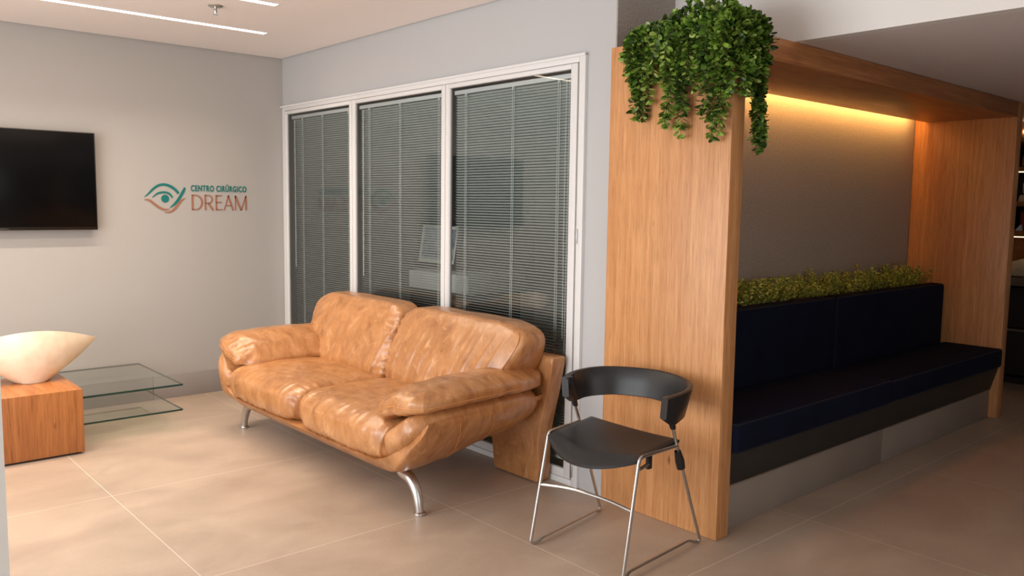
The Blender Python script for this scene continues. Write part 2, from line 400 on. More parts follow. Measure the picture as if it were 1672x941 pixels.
# ------------------------------------------------------------------ wooden alcove and bench
XL0, XL1, XR0, XR1, YF, ZU = -.03, .057, 3.161, 3.251, -3.950, 1.990
al = empty('alcove_surround', (1.6, -3.63, 0), 'oak veneered alcove frame of two end panels and top beam around the navy bench', 'alcove')
b = MB(); b.box(XL0, XL1, YF, YE-.001, .001, HS-.001, .0015); off(b, al.location).build('end_panel', MT['oak_v'], al)['label'] = 'left oak end panel beside the black chair'
b = MB(); b.box(XR0, XR1, YF, YE-.001, .001, HS-.001, .0015); off(b, al.location).build('end_panel', MT['oak_v'], al)['label'] = 'right oak end panel at the far end of the bench'
b = MB(); b.box(XL1+.0005, XR0-.0005, YF, -3.386, ZU, HS-.001, .0012); b.box(XL1+.0005, XR0-.0005, -3.386, YE-.0005, HS-.018, HS-.001); off(b, al.location).build('top_beam', MT['oak_h'], al)  # thin rear board added over the slot to block the strip's light
b = MB(); b.box(XL1+.02, XR0-.09, -3.3855, -3.378, 2.035, 2.050); off(b, al.location).build('light_strip', MT['led_warm'], al)['label'] = 'glowing warm light strip in the slot above the bench wall'

bn = empty('bench_base', (1.6, -3.6, 0), 'built-in bench base with tiled plinth and dark slanted board under the navy cushions', 'bench')
b = MB(); b.box(.060, 1.588, -3.899, -3.31, 0, .192, .001); b.box(1.592, 3.158, -3.899, -3.31, 0, .192, .001)
b.box(1.588, 1.592, -3.8975, -3.32, 0, .191, mi=1)
off(b, bn.location).build('plinth', [MT['tile_plinth'], MT['grout']], bn)
b = MB(); b.prism([(-3.903, .193), (-3.946, .352), (-3.31, .352), (-3.31, .193)], 0, .060, 3.158, .001)
off(b, bn.location).build('slanted_board', MT['dark'], bn)
b = MB(); b.box(.060, 3.158, -3.905, -3.895, .188, .194); off(b, bn.location).build('edge_strip', MT['steel'], bn)
b = MB(); b.box(.060, 3.158, -3.468, -3.31, .353, .85, .002); off(b, bn.location).build('plant_ledge', MT['dark'], bn)

def piping(mb, pts, r=.0035): mb.tube(pts, r, 6)
def cushion(name, x0, x1, y0, y1, z0, z1, label, cat, group, front):
    c = ((x0+x1)/2, (y0+y1)/2, z0)
    r = empty(name, c, label, cat, group)
    bm = bmesh.new(); bmesh.ops.create_cube(bm, size=1)
    for v in bm.verts: v.co = Vector((v.co.x*(x1-x0), v.co.y*(y1-y0), (v.co.z+.5)*(z1-z0)))
    bmesh.ops.bevel(bm, geom=bm.edges[:], offset=.022, segments=4, profile=.55, affect='EDGES')
    bmesh.ops.subdivide_edges(bm, edges=[e for e in bm.edges if e.calc_length() > .3], cuts=10, use_grid_fill=True)
    hx, hy, hz = (x1-x0)/2, (y1-y0)/2, (z1-z0)/2
    for v in bm.verts:
        u, q, s_ = v.co.x/hx, v.co.y/hy, (v.co.z-hz)/hz
        puff = noise.noise(Vector((v.co.x*5+x0, v.co.y*5, v.co.z*5)))*.0025
        if front == 'top': v.co.z += puff*(1 if s_ > .5 else 0)+ (.006*(1-u*u)*(1-q*q) if s_ > .9 else 0)
        else: v.co.y += puff*(1 if q < -.5 else 0) - (.008*(1-u*u)*(1-s_*s_) if q < -.9 else 0)
    m = MB(); m.addbm(bm); m.build('cushion_body', MT['navy'], r)
    p = MB(); e = .006
    if front == 'top':
        zt = 2*hz-e; P = [(-hx+e, -hy+e, zt), (hx-e, -hy+e, zt)]
        for zz in (zt, e): p.tube(fillet([(-hx+e, hy-e, zz), (-hx+e, -hy+e, zz), (hx-e, -hy+e, zz), (hx-e, hy-e, zz)], .02), .004, 6)
    else:
        yy = -hy+e
        p.tube(fillet([(-hx+e, yy, .01), (-hx+e, yy, 2*hz-e), (hx-e, yy, 2*hz-e), (hx-e, yy, .01)], .025), .004, 6)
    p.build('piping', MT['navy_pipe'], r)
ZS = .354
cushion('seat_cushion', .059, 1.497, -3.974, -3.584, ZS, .484, 'navy seat cushion on the bench beside the left oak panel', 'cushion', 'navy seat cushions', 'top')
cushion('seat_cushion', 1.503, 3.157, -3.966, -3.584, ZS, .476, 'navy seat cushion on the far right half of the bench', 'cushion', 'navy seat cushions', 'top')
cushion('back_cushion', .059, 1.645, -3.572, -3.470, ZS, .880, 'navy upright back cushion on the near left half of the bench', 'cushion', 'navy back cushions', 'back')
cushion('back_cushion', 1.650, 3.157, -3.572, -3.470, ZS, .880, 'navy upright back cushion at the far right end of the bench', 'cushion', 'navy back cushions', 'back')

# ------------------------------------------------------------------ foliage
random.seed(7)
def leaf(mb, base, d, nrm, L, W, mi):
    d = d.normalized(); s_ = d.cross(nrm)
    if s_.length < 1e-4: s_ = d.cross(Vector((1, .3, .2)))
    s_.normalize(); n_ = s_.cross(d).normalized()
    def P(t, w_, h): return base+d*(L*t)+s_*(W*w_)+n_*(L*h)
    vs = [P(0, 0, 0), P(.35, -.36, .06), P(.7, -.5, .07), P(.93, -.28, .03), P(1, 0, -.03), P(.93, .28, .03), P(.7, .5, .07), P(.35, .36, .06), P(.4, 0, -.02), P(.72, 0, -.01)]
    fs = [(0, 8, 1), (1, 8, 9, 2), (2, 9, 3), (3, 9, 4), (0, 7, 8), (7, 6, 9, 8), (6, 5, 9), (5, 4, 9)]
    mb.add(vs, fs, mi)
def rnd(a=1.0): return Vector((random.uniform(-a, a), random.uniform(-a, a), random.uniform(-a, a)))
def sprig(fol, st, pts, L, W, step, mats, outward, spread=1.0, r=.0018):
    if len(set(mats)) > 3 and random.random() < .55: mats = random.choice(([1, 1, 3], [0, 0, 2], [2, 2, 0], [0, 1, 1]))
    pts = catmull(pts, 6); st.tube(pts, [r*(1-.6*i/len(pts)) for i in range(len(pts))], 5)
    acc = 0; ang = random.random()*6
    for i in range(1, len(pts)):
        acc += (pts[i]-pts[i-1]).length
        t = (pts[i]-pts[i-1]).normalized()
        while acc > step:
            acc -= step; ang += 2.1+random.uniform(-.4, .4)
            u = t.cross(Vector((.3, .5, .81))).normalized(); v = t.cross(u)
            for k in range(2):
                a = ang+math.pi*k
                side = u*math.cos(a)+v*math.sin(a)
                d = (side*spread+t*random.uniform(.2, .7)+outward*random.uniform(.1, .7)+rnd(.25))
                sc = random.uniform(.7, 1.2)
                leaf(fol, pts[i]+side*.003, d, (t+outward*.6+rnd(.4)), L*sc, W*sc, random.choice(mats))
    # terminal rosette
    t = (pts[-1]-pts[-2]).normalized()
    for k in range(5):
        a = k*1.257; u = t.cross(Vector((.3, .5, .81))).normalized(); v = t.cross(u)
        leaf(fol, pts[-1], t+(u*math.cos(a)+v*math.sin(a))*.9, t+rnd(.2), L*.85, W*.85, random.choice(mats))

PX = -.035
tp = empty('trailing_plant', (.02, -3.72, HS), 'leafy green trailing plant spilling over the top of the left oak panel', 'plant')
fol = MB(); st = MB()
mats = [0, 0, 0, 1, 1, 2, 2, 3]
def hang(y, zend, x=None, y1=None, outx=-.05, n=3):
    x0 = random.uniform(.0, .05) if x is None else x
    y1 = y+random.uniform(-.03, .03) if y1 is None else y1
    p = [Vector((x0, y+random.uniform(-.03, .03), HS+.015)), Vector((x0-.02, y, HS+.05)), Vector((PX+outx*.5, y, HS+.02))]
    for k in range(1, n+1):
        t = k/n; p.append(Vector((PX+outx*(1-.3*t)+random.uniform(-.012, .012), y+(y1-y)*t+random.uniform(-.014, .014), HS-.03+(zend-HS+.03)*t)))
    sprig(fol, st, p, .030, .019, .0105, mats, Vector((-.8, -.3, .1)), .9)
# long strands (their tips)
for dy in (-.05, -.035, -.015, .0, .015, .03, .045, .06): hang(-3.515+dy, 1.735+abs(dy)*1.7+random.uniform(0, .03), n=4)
for dy in (-.06, -.04, -.02, .0, .015, .035, .055): hang(-3.70+dy, 1.67+abs(dy)*1.7+random.uniform(0, .03), n=4)
for dy in (-.045, -.025, -.01, .0, .02, .04, .055): hang(-3.895+dy, 1.66+abs(dy)*1.8+random.uniform(0, .03), n=4)
# dense curtain
for i in range(40):
    y = random.uniform(-3.94, -3.43); zmin = interp(y, [-3.94, -3.85, -3.75, -3.6, -3.5, -3.43], [1.84, 1.86, 1.85, 1.875, 1.86, 1.93])
    hang(y, zmin+random.uniform(0, .13), outx=random.uniform(-.09, -.03))
# over the front corner of the panel, hanging before the alcove opening
for i in range(22):
    x = random.uniform(-.02, .135); big = (i < 8)
    if big: x = random.uniform(.06, .10)
    ze = random.uniform(1.60, 1.68) if big else random.uniform(1.80, 1.98)
    p = [Vector((x, -3.90, HS+.02)), Vector((x, -3.955, HS+.05)), Vector((x, -3.99, HS))]
    for k in range(1, 5): p.append(Vector((x+random.uniform(-.012, .012)-(.0 if not big else .0), -3.99+random.uniform(-.02, .012), HS+(ze-HS)*k/4)))
    sprig(fol, st, p, .030, .019, .0105, mats, Vector((-.3, -.9, .1)), .9)
for i in range(14):
    y = random.uniform(-3.945, -3.88); hang(y, random.uniform(1.82, 2.0), outx=random.uniform(-.06, -.02))
for i in range(10):
    x = random.uniform(-.05, .02)
    p = [Vector((x, -3.90, HS+.02)), Vector((x-.01, -3.95, HS+.05)), Vector((x-.015, -3.985, HS))]+[Vector((x-.015+random.uniform(-.015, .015), -3.985+random.uniform(-.02, .012), HS-.05*k)) for k in range(1, random.randint(3, 6))]
    sprig(fol, st, p, .030, .019, .0105, mats, Vector((-.5, -.8, .1)), .9)
# mound rising above the panel top
for i in range(95):
    y = random.uniform(-3.98, -3.42); x = random.uniform(-.04, .10)
    hgt = interp(y, [-4.0, -3.9, -3.8, -3.7, -3.6, -3.42], [.03, .07, .12, .10, .06, .02])*random.uniform(.5, 1.15)
    b0 = Vector((x*.8, max(y, -3.94), HS+.004)); tip = b0+Vector((random.uniform(-.06, .05), random.uniform(-.05, .05), hgt))
    sprig(fol, st, [b0, (b0+tip)/2+Vector((-.01, 0, .02)), tip], .030, .019, .0105, mats, Vector((-.4, -.3, .6)), .9)
off(fol, tp.location).build('foliage', [MT['leaf%d' % i] for i in range(4)], tp, angle=180)
off(st, tp.location).build('stems', MT['stem'], tp, angle=180)

hd = empty('boxwood_hedge', (1.6, -3.39, .85), 'low row of small-leaved yellow-green boxwood plants behind the navy back cushions', 'plant')
fol = MB(); st = MB()
for i in range(560):
    x = random.uniform(.085, 3.13); y = random.uniform(-3.455, -3.325)
    hgt = random.uniform(.07, .165)*(.85+.4*noise.noise(Vector((x*7, 0, 3))))
    lean = Vector((random.uniform(-.03, .03), (y+3.385)*random.uniform(.2, .6)-.012, 0))
    b0 = Vector((x, y, .851)); tip = b0+lean+Vector((0, 0, hgt)); tip.y = min(tip.y, -3.318)
    sprig(fol, st, [b0, (b0+tip)/2+lean*.1, tip], .019, .0125, .0115, [0, 0, 1, 1, 2], Vector((0, -.3, .6)), .8, .0012)
for v in range(len(fol.v)):
    a = fol.v[v]; fol.v[v] = (min(max(a[0], .062), 3.156), min(a[1], -3.304), max(a[2], .852))
    if a[2] < .892: fol.v[v] = (fol.v[v][0], max(fol.v[v][1], -3.464), fol.v[v][2])
off(fol, hd.location).build('foliage', [MT['box%d' % i] for i in range(3)], hd, angle=180)
off(st, hd.location).build('stems', MT['stem'], hd, angle=180)

# ------------------------------------------------------------------ sofa
SO = Vector((-.5, -2.0, 0))
sofa = empty('sofa', SO, 'tan leather two-seat sofa with padded arms standing before the blinds', 'sofa')
def S(d, s, z): return Vector((-d-SO.x, s, z))
def superbox(n, res, fn):
    """closed rounded box; fn maps unit rounded-box point q (components -1..1) to a sofa-space point"""
    vs = []; fs = []; idx = {}
    def vid(p):
        key = tuple(round(c, 6) for c in p)
        if key in idx: return idx[key]
        ln = sum(abs(c)**n for c in p)**(1/n); q = tuple(c/ln for c in p)
        idx[key] = len(vs); vs.append(fn(*q)); return idx[key]
    for ax in range(3):
        o = [i for i in range(3) if i != ax]; nu, nv = res[o[0]], res[o[1]]
        for sg in (-1, 1):
            for i in range(nu):
                for j in range(nv):
                    c = []
                    for (a, b_) in ((i, j), (i+1, j), (i+1, j+1), (i, j+1)):
                        p = [0, 0, 0]; p[ax] = sg; p[o[0]] = math.sin((-1+2*a/nu)*math.pi/2*.9)/math.sin(math.pi/2*.9); p[o[1]] = math.sin((-1+2*b_/nv)*math.pi/2*.9)/math.sin(math.pi/2*.9)
                        c.append(vid(p))
                    fs.append(tuple(c))
    bm = bmesh.new(); bv = [bm.verts.new(v) for v in vs]
    for f in fs:
        try: bm.faces.new([bv[i] for i in f])
        except ValueError: pass
    bmesh.ops.recalc_face_normals(bm, faces=bm.faces[:]); return bm
def displace(bm, fn):
    bm.normal_update()
    mv = [(v, v.normal*fn(v.co)) for v in bm.verts]
    for v, d in mv: v.co += d
def ridge(p, sx, sy, sz, seed):
    a = noise.noise(Vector((p.x*sx+seed, p.y*sy+seed*1.7, p.z*sz+noise.noise(p*4)*.8)))
    return max(0, 1-abs(a)*3.2)
LEA = MT['leather']

# back panel: board parallel to the wall with concave ends, two wide feet
b = MB()
ou = [(0, .96), (.105, .972), (.214, .972), (.32, .99), (.468, 1.03), (.60, 1.058), (.652, 1.064)]
poly = [(s, z) for z, s in ou]+[(-s, z) for z, s in ou[::-1]]+[(-.63, 0), (-.61, .16), (.61, .16), (.63, 0)]
poly = [(s, max(z, .004)) for s, z in poly]
b.prism(poly, 0, -.035-SO.x, -.125-SO.x, .012, seg=3)
b.build('back_panel', LEA, sofa)

# hull: boat-shaped shell that carries the seat and curls up under the arms
OUT = [(0, .165), (.45, .165), (.78, .166), (.86, .182), (.93, .218), (.99, .27), (1.04, .325), (1.08, .385), (1.105, .445)]
INN = [(1.098, .462), (1.06, .432), (1.01, .392), (.955, .345), (.89, .295), (.81, .258), (.70, .240), (.35, .238), (0, .238)]
def lift(d): return interp(d, [.10, .14, .23, .42, .64, .80, .95], [.225, .19, .135, .065, .022, .004, 0])
def hullp(s, z, d, sg):
    k = (z-.165)/.28; zz = z+lift(d)*max(0, 1-k); narrow = interp(d, [.12, .3, .5, .9], [.905, .945, .98, 1.0])*(.968 if sg > 0 else 1.0)
    return S(d, sg*s*(1-(1-narrow)*min(1, s/.9)), zz)
b = MB(); ring = catmull([Vector((a, c, 0)) for a, c in OUT], 3)+catmull([Vector((a, c, 0)) for a, c in INN], 3)
ds = [.125, .16, .2, .26, .33, .42, .52, .62, .72, .79, .84, .868, .878]
half = [(v.x, v.y) for v in ring]
full = [(s, z, -1) for s, z in half]
no = len(catmull([Vector((a, c, 0)) for a, c in OUT], 3))
outer = [(s, z, 1) for s, z in half[:no]][::-1]+[(s, z, -1) for s, z in half[1:no]]
inner = [(s, z, -1) for s, z in half[no:]]+[(s, z, 1) for s, z in half[no:-1]][::-1]
loop = outer+inner; nl = len(loop)
P = []
for i, d in enumerate(ds):
    shrink = [0]*(len(ds)-3)+[.004, .012, .022]
    for s, z, sg in loop:
        isout = True
        dd = d + (.0 if d < .7 else (.066*sm(z, .165, .24)) - .061*sm(z, .28, .46))  # front face leans
        q = hullp(s, z, dd, sg); P.append(q)
# round off the front lip by pulling the last rings towards the band's middle
n_o = len(outer)
for i in range(len(ds)-3, len(ds)):
    sh = [.10, .26, .48][i-len(ds)+3]
    base = i*nl
    for j in range(nl):
        a = P[base+j]; k = j if j < n_o else None
        # partner on the other side of the band
        jj = (nl-1-j+n_o-0) % nl if False else None
    mid = {}
    for j in range(n_o):
        t = j/(n_o-1); jn = n_o+int(round((1-t)*(nl-n_o-1)))
        m = (P[base+j]+P[base+jn])*.5
        P[base+j] = P[base+j].lerp(m, sh)
    for j in range(n_o, nl):
        t = 1-(j-n_o)/(nl-n_o-1); jn = int(round(t*(n_o-1)))
        m = (P[base+j]+P[base+jn])*.5
        P[base+j] = P[base+j].lerp(m, sh*.6)
vs = P; fs = []
for i in range(len(ds)-1):
    for j in range(nl): fs.append((i*nl+j, i*nl+(j+1) % nl, (i+1)*nl+(j+1) % nl, (i+1)*nl+j))
# caps: quads between outer and inner
for i in (0, len(ds)-1):
    base = i*nl
    for j in range(n_o-1):
        ja = n_o+int(round((1-j/(n_o-1))*(nl-n_o-1))); jb = n_o+int(round((1-(j+1)/(n_o-1))*(nl-n_o-1)))
        f = [base+j, base+j+1, base+jb, base+ja]
        f = list(dict.fromkeys(f))
        if len(f) > 2: fs.append(tuple(f))
bm = bmesh.new(); bv = [bm.verts.new(v) for v in vs]
for f in fs:
    try: bm.faces.new([bv[i] for i in f])
    except ValueError: pass
bmesh.ops.recalc_face_normals(bm, faces=bm.faces[:])
b.addbm(bm); hull = b.build('seat_shell', LEA, sofa, angle=60)
sb = MB()
for ts in (.62, .42):
    sb.tube([hullp(s, z, ts+.09*(z-.165)/.28, -1)+Vector((0, -.002, -.001)) for s, z in [(v.x, v.y) for v in catmull([Vector((a, c, 0)) for a, c in OUT[3:]], 4)]], .0022, 6)
sb.build('shell_seam', MT['stitch'], hull)

# seat cushions
def seat(s0, s1, inner):
    def fn(a, b_, c):           # a: depth, b_: along, c: up
        d = .622+.323*a; s = (s0+s1)/2+(s1-s0)/2*b_; z = .333+.106*c
        if c > 0: z += .012*(1-a*a)*(1-b_*b_)-.012*sm(-a, .2, 1)
        d += .02*(1-c*c)*sm(a, .3, 1)+ (-.02*sm(c, .3, 1)*sm(a, .1, .9))
        if a > 0: z -= .014*a*a*max(0, c)
        return S(d, s, z)
    bm = superbox(6.0, (60, 110, 30), fn)
    si = s0 if inner == 0 else s1
    def disp(p):
        e = abs(p.y-si); so = (s1 if inner == 0 else s0); e2 = abs(p.y-so)
        front = sm(-p.x-.5+1.0, .70, .90)
        q_ = noise.noise(Vector((p.x*2, (p.y+.25*p.z)*15, p.z*3+s0)))
        w_ = .006*math.exp(-(q_/.18)**2)*front*sm(.46-p.z, .0, .05)+.005*noise.noise(Vector((p.x*9+s0, p.y*4, p.z*3)))*(1-front)
        pl = .004*math.sin(p.z*160+p.x*120+noise.noise(p*20)*2)*math.exp(-e/.035)
        return w_+pl+.003*noise.noise(p*7)
    displace(bm, disp)
    m = MB(); m.addbm(bm); return m.build('seat_cushion', LEA, sofa, angle=180)
seat(.004, .86, 0)['label'] = 'seat cushion next to the arm by the television wall'
seat(-.86, -.004, 1)['label'] = 'seat cushion next to the arm by the chair'

# back cushions
def back(s0, s1, inner, label):
    so = s1 if inner == 0 else s0; sg = 1 if inner == 0 else -1; seamp = []
    def fn(a, b_, c):           # a: towards front, b_: along, c: up
        t = (c+1)/2
        s = (s0+s1)/2+(s1-s0)/2*b_
        z = .345+.470*t
        zc = z
        mid = interp(t, [0, .5, .85, 1], [.285, .245, .205, .19]); th = interp(t, [0, .25, .6, .88, 1], [.145, .150, .128, .098, .082])
        d = mid+th*a
        if b_*sg > 0: s -= sg*.085*sm(b_*sg, .4, 1)*(1-sm(t, .35, .95))
        d += .018*(1-b_*b_)*(1-(2*t-1)**2)*(1 if a > 0 else 0)
        # outer top corner rounds down
        e = b_*sg
        if e > 0: zc -= (.045 if sg > 0 else .020)*sm(e, .55, 1.0)*t
        if e < 0: zc -= .016*sm(-e, .75, 1.0)*t
        d -= (.028 if sg > 0 else .012)*sm(e, .80, 1.0)*(1 if a > 0 else 0)
        return S(d, s, zc)
    bm = superbox(8.0, (20, 150, 64), fn)
    si = s0 if inner == 0 else s1
    def disp(p):
        e = abs(p.y-si); eo = abs(p.y-so)
        yy = p.y+.30*p.z; a_ = noise.noise(Vector((p.x, yy*13, p.z*1.5+s0*3))); b2 = noise.noise(Vector((p.x+4, yy*21, p.z*2.0+s0*5)))
        fade = sm(.79-p.z, .0, .16)*sm(p.z, .36, .46)
        w_ = (.0075*math.exp(-(a_/.16)**2)+.0045*math.exp(-(b2/.16)**2)*sm(.66-p.z, 0, .1))*fade
        lowc = math.exp(-e/.13)*sm(.72-p.z, 0, .2)
        w_ += .006*ridge(p+Vector((0, p.z*.9*sg, p.y*.5)), 4, 24, 8, 2)*lowc
        pl = .005*math.sin(p.z*150+noise.noise(p*18)*2)*math.exp(-e/.04)
        gr = 0
        return w_+pl+gr+.004*noise.noise(p*6)
    displace(bm, disp)
    m = MB(); m.addbm(bm); o = m.build('back_cushion', LEA, sofa, angle=180); o['label'] = label
    n_ = 8.0; pts = []
    for i in range(40):
        c_ = -.55+1.54*i/39; v3 = (.93, sg*.985, c_); ln = sum(abs(k)**n_ for k in v3)**(1/n_); q = fn(*(k/ln for k in v3)); pts.append(q+Vector((-.7, sg*.7, 0))*(disp(q)+.002))
    sp = MB(); sp.tube(pts, .0028, 6); sp.build('cushion_seam', MT['stitch'], o)
back(.004, 1.03, 0, 'plump back cushion nearer the television wall'); back(-1.03, -.004, 1, 'plump back cushion nearer the chair')

# arms: lower pad curling over the shell rim, upper pad lying on it
def arm(sg):
    WS = .968 if sg > 0 else 1.0
    cl = [(.81, .272), (.89, .315), (.96, .368), (1.025, .422), (1.070, .478)]
    def fn(a, b_, c):           # a: depth, b_: along the curl, c: thickness
        t = (b_+1)/2; k = t*(len(cl)-1); i = min(int(k), len(cl)-2); f = k-i
        s = cl[i][0]*(1-f)+cl[i+1][0]*f; z = cl[i][1]*(1-f)+cl[i+1][1]*f
        dn = Vector((cl[i+1][0]-cl[i][0], cl[i+1][1]-cl[i][1])).normalized(); nx, nz = -dn.y, dn.x
        th = interp(t, [0, .2, .6, 1], [.040, .068, .074, .056])
        d0, d1 = .14, interp(t, [0, .35, .7, 1], [.965, .965, .935, .885])
        d = (d0+d1)/2+(d1-d0)/2*a
        tail = interp(d, [.12, .5, .9], [.945, .985, 1.0])
        return S(d, sg*(s+nx*th*c)*tail*WS, z+nz*th*c+.02)
    bm = superbox(3.8, (50, 26, 14), fn)
    displace(bm, lambda p: .005*ridge(p, 10, 9, 9, 4+sg)*sm(-p.x, .15, .40)+.003*noise.noise(p*8))
    m = MB(); m.addbm(bm); lo = m.build('arm_lower_pad', LEA, sofa, angle=180)
    def top(a, b_, c):
        d = interp(a, [-1, -.6, 0, .6, .85, 1], [.110, .26, .53, .79, .885, .935])
        # across: b_ = -1 inner edge, +1 outer edge (sg-mirrored)
        s = .905+.205*b_
        zt = interp(b_, [-1, -.6, 0, .5, 1], [.470, .560, .606, .606, .575])
        zb = interp(b_, [-1, -.5, 0, .5, 1], [.425, .44, .47, .49, .50])
        droop = interp(d, [.15, .45, .7, .82, .93], [-.008, .006, .0, -.010, -.030])*(1.0 if b_ > 0 else 1-.9*b_)
        zt += droop; zb += min(droop, 0)*.75
        k = 1+.22*sm(-a, .55, 1.0)*(1-b_*b_*.4)
        z = (zt+zb)/2+(zt-zb)/2*c*k
        if b_ < 0: d -= .05*sm(-b_, .5, 1)*sm(a, .5, 1)
        tail = interp(d, [.12, .5, .9], [.945, .985, 1.0])
        return S(d, sg*s*tail*WS, z)
    bm = superbox(3.9, (60, 36, 20), top)
    def disp(p):
        fr = sm(-p.x, .18, .36)
        f2 = .006*noise.noise(Vector((p.x*7, p.y*16, p.z*9+sg)))*fr+.006*ridge(p, 6, 12, 5, 6+sg*2)*fr
        pl = .0035*math.sin(p.y*95+p.z*80+noise.noise(p*14)*2.0)*sm(-p.x, .30, .42)*sm(-abs(p.y), -1.02, -.86)
        return f2+pl+.006*noise.noise(Vector((p.x*13+p.y*9, p.y*4, p.z*3)))+.004*noise.noise(p*7)
    displace(bm, disp)
    m = MB(); m.addbm(bm); o = m.build('arm_upper_pad', LEA, sofa, angle=180)
    sp = MB(); pts = []; n_ = 3.9
    run = [(-.95+1.9*i/30, 1.0) for i in range(31)]+[(1.0, .95-1.85*i/16) for i in range(1, 17)]
    for a, bb in run:
        v3 = (a, bb, -.16 if bb == 1.0 else -.16+.25*(1-bb)/2); ln = sum(abs(k)**n_ for k in v3)**(1/n_); q = top(*(k/ln for k in v3))
        nn = Vector((-sm(a, .7, 1), sg*bb*(1-sm(a, .85, 1)*.6), 0)).normalized(); pts.append(q+nn*(disp(q)+.0015))
    pts = [(pts[max(i-1, 0)]+pts[i]+pts[min(i+1, len(pts)-1)])/3 for i in range(len(pts))]
    sp.tube(pts, .0026, 6); sp.build('arm_seam', MT['stitch'], o)
    return o
arm(1)['label'] = 'padded arm nearer the television wall'; arm(-1)['label'] = 'padded arm nearer the black chair'
for sg in (1, -1):
    pth = [S(.80, sg*.785, .170), S(.803, sg*.80, .160), S(.805, sg*.855, .148), S(.806, sg*.90, .105), S(.807, sg*.922, .055), S(.807, sg*.93, .012)]
    pth = catmull(pth, 5); m = MB()
    m.tube(pth, [interp(i/(len(pth)-1), [0, .5, 1], [.030, .024, .019]) for i in range(len(pth))], 16)
    lg = m.build('leg', MT['chrome'], sofa)
    m = MB(); q = S(.807, sg*.93, 0); m.lathe([(.024, .0), (.027, .004), (.026, .012), (.019, .017)], q, 20); m.build('foot_cap', MT['chrome'], lg)

# ------------------------------------------------------------------ black plastic chair on a wire frame
CH = Vector((-.38, -3.69, 0))
chair = empty('stacking_chair', CH, 'black plastic chair on a thin steel sled frame before the oak panel', 'chair')
Lf, Lr, Rf, Rr = Vector((-.652, -3.49, 0)), Vector((-.137, -3.401, 0)), Vector((-.63, -3.963, 0)), Vector((-.089, -3.915, 0))
TR = .0066
def side(f, rr, ft, sj, ba, sgn):
    """front foot, rear foot, front top corner, seat junction (on the rear leg), back arm point"""
    inn = (Vector((0, 1, 0))*sgn)
    z0 = TR+.001
    run = (rr-f).normalized()
    pts = [sj, ft, f+Vector((0, 0, z0)), f+run*.035+inn*.012+Vector((0, 0, z0+.002)), f+run*.065+inn*.018+Vector((0, 0, z0+.014)),
           rr-run*.065+inn*.018+Vector((0, 0, z0+.014)), rr-run*.03+inn*.008+Vector((0, 0, z0)), rr+Vector((0, 0, z0)), sj*.45+rr*.55+Vector((0, 0, .0)), sj, ba]
    m = MB(); m.tube(fillet(pts, .022, 5), TR, 10)
    return off(m, CH).build('side_frame', MT['steel'], chair)
RFT, RSJ, RBA = Vector((-.543, -3.955, .458)), Vector((-.292, -3.933, .452)), Vector((-.345, -3.938, .575))
LFT, LSJ, LBA = Vector((-.540, -3.471, .452)), Vector((-.318, -3.432, .452)), Vector((-.375, -3.442, .575))
side(Rf, Rr, RFT, RSJ, RBA, 1); side(Lf, Lr, LFT, LSJ, LBA, -1)
m = MB()
a_, b_ = Lf.lerp(LFT, .54), Rf.lerp(RFT, .575); a_.z, b_.z = .240, .262
mid = Vector((-.56, -3.71, .264))
m.tube(fillet([a_, a_.lerp(mid, .62)+Vector((.0, 0, .004)), b_.lerp(mid, .55)+Vector((.0, 0, .004)), b_], .12, 8), TR*.95, 10)
off(m, CH).build('stretcher', MT['steel'], chair)
# ganging bar and its bracket under the seat, knob at the rear joint
m = MB(); m.tube([(-.540, -3.954, .412), (-.47, -3.938, .416)], .0065, 10); off(m, CH).build('link_bar', MT['steel'], chair)
m = MB(); m.box(-.478, -.452, -3.944, -3.930, .395, .452, .004); off(m, CH).build('link_bracket', MT['black'], chair)
for sj, rr, sg, lo in ((RSJ, Rr, -1, 1), (LSJ, Lr, 1, 0)):
    m = MB(); c0 = sj.lerp(rr, .10)
    m.tube([c0+Vector((-.012, 0, .022)), c0+Vector((.004, -.0, -.02)), c0+Vector((.014, 0, -.052))], [.013, .019, .017], 12)
    off(m, CH).build('joint_knob', MT['black'], chair)
# seat: saddle-shaped shell
m = MB(); nu, nv = 29, 29; top = []; bot = []
FL, FR_, RL, RR_ = Vector((-.552, -3.476, .462)), Vector((-.560, -3.950, .466)), Vector((-.268, -3.452, .468)), Vector((-.262, -3.922, .468))
for i in range(nu):
    u = i/(nu-1)
    for j in range(nv):
        v = j/(nv-1)         # v: 0 left .. 1 right ; u: 0 rear .. 1 front
        p = RL.lerp(RR_, v).lerp(FL.lerp(FR_, v), u)
        w_ = 1-(2*v-1)**2
        p.x -= .075*w_*u*u; p.x += .030*w_*(1-u)**2
        p.z -= .028*w_*(.4+.6*u)+.004
        p.z -= .030*sm(u, .80, 1.0)*(.35+.65*w_)
        p.z += .010*(1-u)**2*(1-w_*.4)
        edge = min(u, 1-u, v, 1-v)
        p.z -= .006*max(0, 1-edge/.03)
        top.append(p); bot.append(p-Vector((0, 0, .011)))
P = top+bot; n2 = nu*nv; m.grid(top, nu, nv); m.grid(bot, nu, nv, flip=True)
bm = bmesh.new(); bv = [bm.verts.new(v) for v in P]
for i in range(nu-1):
    for j in range(nv-1):
        a = i*nv+j; bm.faces.new([bv[k] for k in (a, a+1, a+nv+1, a+nv)]); bm.faces.new([bv[k+n2] for k in (a+nv, a+nv+1, a+1, a)])
rim = [j for j in range(nv)]+[i*nv+nv-1 for i in range(1, nu)]+[(nu-1)*nv+j for j in range(nv-2, -1, -1)]+[i*nv for i in range(nu-2, 0, -1)]
for k in range(len(rim)):
    a, c = rim[k], rim[(k+1) % len(rim)]; bm.faces.new((bv[a], bv[a+n2], bv[c+n2], bv[c]))
m = MB(); m.addbm(bm); off(m, CH).build('seat', MT['black'], chair, angle=50)
